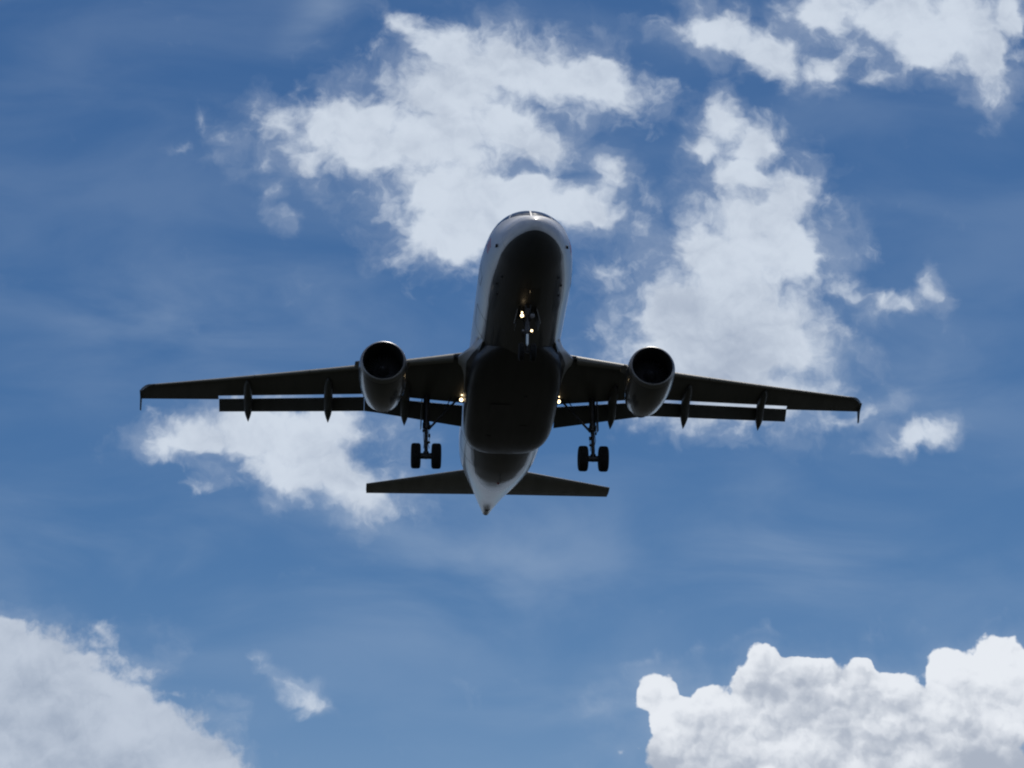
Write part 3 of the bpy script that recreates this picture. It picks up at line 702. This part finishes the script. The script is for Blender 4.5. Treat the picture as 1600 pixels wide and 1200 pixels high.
    # main landing gear -----------------------------------------------------
    gx_, gy_, gz_ = 16.11, 3.795, -3.88
    mb = MB()
    mb.tube([(15.85, gy_ - .02, -1.0), (16.0, gy_, -2.35)], [.15, .14], 18); mb.tube([(15.98, gy_, -2.3), (16.02, gy_, -2.55)], [.165, .165], 18)
    mb.tube([(16.02, gy_, -2.5), (16.10, gy_, -3.80)], .085, 16)
    mb.tube([(16.11, gy_, -3.68), (16.11, gy_, -3.99)], [.13, .12], 16)
    mb.tube([(16.11, gy_ - .50, gz_), (16.11, gy_ + .50, gz_)], .075, 16)
    mb.tube([(16.11, gy_ - .26, gz_), (16.11, gy_ + .26, gz_)], [.14, .14], 16)
    gear = mb.build('main_landing_gear', M['steel'], root, s)
    mb = MB(); mb.tube([(15.75, gy_ - 1.45, -1.15), (15.9, gy_ - .70, -1.95)], .05, 10); mb.tube([(15.9, gy_ - .70, -1.95), (15.98, gy_ - .10, -2.62)], .055, 10)
    mb.tube([(15.72, gy_ - 1.20, -.98), (15.9, gy_ - .70, -1.95)], .025, 8); mb.box((15.9, gy_ - .70, -1.95), (.12, .12, .12))
    mb.build('side_stay', M['steel'], gear, s)
    mb = MB(); mb.plate([(16.14, gy_ - .06, -2.55), (16.14, gy_ + .06, -2.55), (16.50, gy_ + .03, -3.02), (16.50, gy_ - .03, -3.02)], .05, (1, 0, .8))
    mb.plate([(16.50, gy_ - .03, -3.04), (16.50, gy_ + .03, -3.04), (16.20, gy_ + .07, -3.70), (16.20, gy_ - .07, -3.70)], .05, (1, 0, -.6))
    mb.build('torque_link', M['steel'], gear, s)
    mb = MB()
    for k in range(4):
        yy = gy_ - .12 + .075 * k; pts = [(15.88 + .02 * k, yy, -1.6)]
        for i in range(1, 9): pts.append((15.84 + .03 * i + random.uniform(-.015, .015), yy + random.uniform(-.03, .03) * (1.6 if i > 4 else 1), -1.6 - i * .24))
        mb.tube(pts, .014, 6)
    mb.box((15.93, gy_ - .14, -2.95), (.10, .09, .14)); mb.box((15.95, gy_ + .13, -2.70), (.10, .08, .10)); mb.box((15.95, gy_ - .13, -3.28), (.08, .10, .08)); mb.box((15.93, gy_ - .15, -2.52), (.1, .1, .2))
    mb.build('hydraulic_hose', M['dark'], gear, s)
    MB().plate([(15.55, gy_ + .20, -1.15), (16.55, gy_ + .20, -1.15), (16.40, gy_ + .24, -2.45), (15.80, gy_ + .24, -2.62)], .035, (0, 1, .05)).build('gear_door', M['grey'], gear, s, bevel=.008)
    def wheel(cx_, cy_, cz_, rad, w, parent, sgn):
        h = w / 2
        prof = [(-h * .80, rad * .58), (-h * .96, rad * .70), (-h, rad * .82), (-h * .90, rad * .93), (-h * .66, rad * .985)]
        tread = []
        for g in (-.42, -.14, .14, .42):
            tread += [(h * (g - .035), rad), (h * (g - .03), rad * .975), (h * (g + .03), rad * .975), (h * (g + .035), rad)]
        prof += tread + [(-a, r_) for a, r_ in prof[::-1]] 
        prof += [(h * .70, rad * .50), (-h * .70, rad * .50)]
        ob = MB().revolve(prof, (cx_, cy_, cz_), (0, 1, 0), 48, True).build('wheel', M['rubber'], parent, s, ang=30)
        return ob
    def hub(cx_, cy_, cz_, rad, w, mb):
        h = w / 2
        mb.revolve([(-h * .66, rad * .56), (-h * .60, rad * .50), (-h * .30, rad * .40), (-h * .34, rad * .22), (-h * .62, rad * .20), (-h * .62, .02), (h * .62, .02), (h * .62, rad * .20), (h * .34, rad * .22), (h * .30, rad * .40), (h * .60, rad * .50), (h * .66, rad * .56)], (cx_, cy_, cz_), (0, 1, 0), 32)
    for q in (-1, 1):
        wheel(gx_, gy_ + q * .4635, gz_, .585, .43, gear, s)
        mb = MB(); hub(gx_, gy_ + q * .4635, gz_, .585, .43, mb)
        mb.build('wheel_hub', M['steel'], gear, s)

    # tailplane ---------------------------------------------------------------
    rings_a, rings_e = [], []
    def tsec(y, a, b_, n=14):
        le = 28.22 + (y - 1.0) * .64; ch = 3.42 + (1.30 - 3.42) * (y - 1.0) / 5.22; z = .72 + y * .105; tw = R(-1.5)
        def pt(c, sg):
            yt, _ = foil(c, .10); return Vector((le + c * ch * math.cos(tw), y, z - c * ch * math.sin(tw) + sg * yt * ch))
        u = [a + (b_ - a) * (.5 - .5 * math.cos(math.pi * k / n)) for k in range(n + 1)]
        return [pt(c, 1) for c in u[::-1]] + [pt(c, -1) for c in (u[1:] if a == 0 else u)]
    tp = MB().loft([tsec(y, 0, .70) for y in lin(.3, 6.22, 12)]).build('tailplane', M['tail'], root, s)
    MB().loft([tsec(y, .708, 1.0, 10) for y in lin(.22, 6.20, 9)]).build('elevator', M['tail'], tp, s)

# fin ---------------------------------------------------------------------
def fsec(z, a, b_, n=14):
    q = (z - 1.7) / 6.1; le = 25.6 + q * 5.1; ch = 5.9 + (1.9 - 5.9) * q
    u = [a + (b_ - a) * (.5 - .5 * math.cos(math.pi * k / n)) for k in range(n + 1)]
    return [Vector((le + c * ch, foil(c, .10)[0] * ch, z)) for c in u[::-1]] + [Vector((le + c * ch, -foil(c, .10)[0] * ch, z)) for c in (u[1:] if a == 0 else u)]
fin = MB().loft([fsec(z, 0, .70) for z in lin(1.6, 7.8, 8)]).build('fin', M['white'], root)
MB().loft([fsec(z, .708, 1.0) for z in lin(2.0, 7.75, 8)]).build('rudder', M['white'], fin)

# nose landing gear ------------------------------------------------------
s = 1
mb = MB()
mb.tube([(4.80, 0, -1.9), (5.02, 0, -3.02)], [.105, .10], 16); mb.tube([(5.02, 0, -3.00), (5.04, 0, -3.12)], .12, 16)
mb.tube([(5.22, -.05, -3.82), (5.22, .05, -3.82)], [.08, .08], 12); mb.tube([(5.26, -.30, -3.86), (5.26, .30, -3.86)], .05, 12); mb.tube([(5.16, 0, -3.62), (5.26, 0, -3.92)], [.075, .07], 12)
mb.tube([(4.35, .10, -1.9), (4.98, .06, -2.75)], .03, 8); mb.tube([(4.35, -.10, -1.9), (4.98, -.06, -2.75)], .03, 8)
mb.tube([(5.55, .22, -1.95), (5.05, .05, -2.85)], .028, 8); mb.tube([(5.55, -.22, -1.95), (5.05, -.05, -2.85)], .028, 8)
mb.box((4.83, 0, -2.44), (.10, .54, .05))
mb.box((4.93, 0, -3.08), (.10, .46, .05))
ng = mb.build('nose_landing_gear', M['steel'], root)
MB().tube([(5.04, 0, -3.10), (5.18, 0, -3.66)], .052, 16).build('piston', M['chrome'], ng)
mb = MB(); mb.plate([(5.12, -.05, -3.08), (5.12, .05, -3.08), (5.42, .025, -3.40), (5.42, -.025, -3.40)], .03, (1, 0, .8)); mb.plate([(5.42, -.025, -3.39), (5.42, .025, -3.39), (5.26, .05, -3.70), (5.26, -.05, -3.70)], .03, (1, 0, -.5))
mb.build('torque_link', M['steel'], ng)
for q in (-1, 1):
    wheel(5.26, q * .25, -3.86, .38, .22, ng, 1)
    mb = MB(); hub(5.26, q * .25, -3.86, .38, .22, mb); mb.build('wheel_hub', M['steel'], ng)
    MB().plate([(4.85, q * .40, -2.02), (5.75, q * .36, -2.05), (5.70, q * .50, -2.66), (4.98, q * .56, -2.66)], .03, (0, 1, .3 * q)).build('gear_door', M['nacelle'], ng, bevel=.006)
    add_patch(MB(), [(3.2, -math.pi / 2 + (.02 if q > 0 else -.26)), (4.6, -math.pi / 2 + (.02 if q > 0 else -.26)), (4.6, -math.pi / 2 + (.26 if q > 0 else -.02)), (3.2, -math.pi / 2 + (.26 if q > 0 else -.02))], .005, 6, 3).build('bay_door', M['belly'], ng)
add_patch(MB(), [(4.64, -math.pi / 2 - .20), (5.8, -math.pi / 2 - .20), (5.8, -math.pi / 2 + .20), (4.64, -math.pi / 2 + .20)], .004, 6, 3).build('gear_bay', M['dark'], ng)
fw_ = Vector((-1, 0, -.38))
lamp('taxi_light', Vector((4.74, .235, -2.42)), .072, fw_, True, ng)
tl = [o for o in ng.children if o.name.startswith('taxi_light')][0]
MB().revolve([(.004, .036), (.02, .03)], Vector((4.70, .235, -2.29)), fw_, 16).build('lens', M['lamp'], tl)  # added glowing disc, imitates the lamp's reflection on its bracket
lamp('taxi_light', Vector((4.74, -.20, -2.42)), .10, fw_, False, ng)
lamp('turn_light', Vector((4.86, -.17, -3.06)), .048, fw_, True, ng)
lamp('turn_light', Vector((4.86, .19, -3.06)), .05, fw_, False, ng)

# ------------------------------------------------------------------ ground (below the frame, dark woodland and fields)
gb = bmesh.new(); nR = 96
rad_ = [0, 20, 80, 300, 1000, 4000, 12000, 40000]; prev = None; c0 = gb.verts.new((0, 0, 0))
for r_ in rad_[1:]:
    ring = [gb.verts.new((r_ * math.cos(6.2831853 * k / nR), r_ * math.sin(6.2831853 * k / nR), 0)) for k in range(nR)]
    for k in range(nR):
        j = (k + 1) % nR
        if prev is None: gb.faces.new((c0, ring[k], ring[j]))
        else: gb.faces.new((prev[k], ring[k], ring[j], prev[j]))
    prev = ring
gme = bpy.data.meshes.new('ground'); gb.to_mesh(gme); gb.free()
gm_ = mat('meadow', (0.02, 0.026, 0.012), 0.95)
t = gm_.node_tree; nz = t.nodes.new('ShaderNodeTexNoise'); nz.inputs['Scale'].default_value = 0.03; nz.inputs['Detail'].default_value = 10
gc = t.nodes.new('ShaderNodeTexCoord'); t.links.new(gc.outputs['Object'], nz.inputs['Vector'])
cr_ = t.nodes.new('ShaderNodeValToRGB'); cr_.color_ramp.elements[0].color = (0.005, 0.008, 0.004, 1); cr_.color_ramp.elements[1].color = (0.02, 0.018, 0.010, 1)
cr_.color_ramp.elements[0].position = .35; cr_.color_ramp.elements[1].position = .7
t.links.new(nz.outputs[0], cr_.inputs[0]); t.links.new(cr_.outputs[0], t.nodes['Principled BSDF'].inputs['Base Color'])
gme.materials.append(gm_)
go = bpy.data.objects.new('ground', gme); C.objects.link(go); go['kind'] = 'structure'
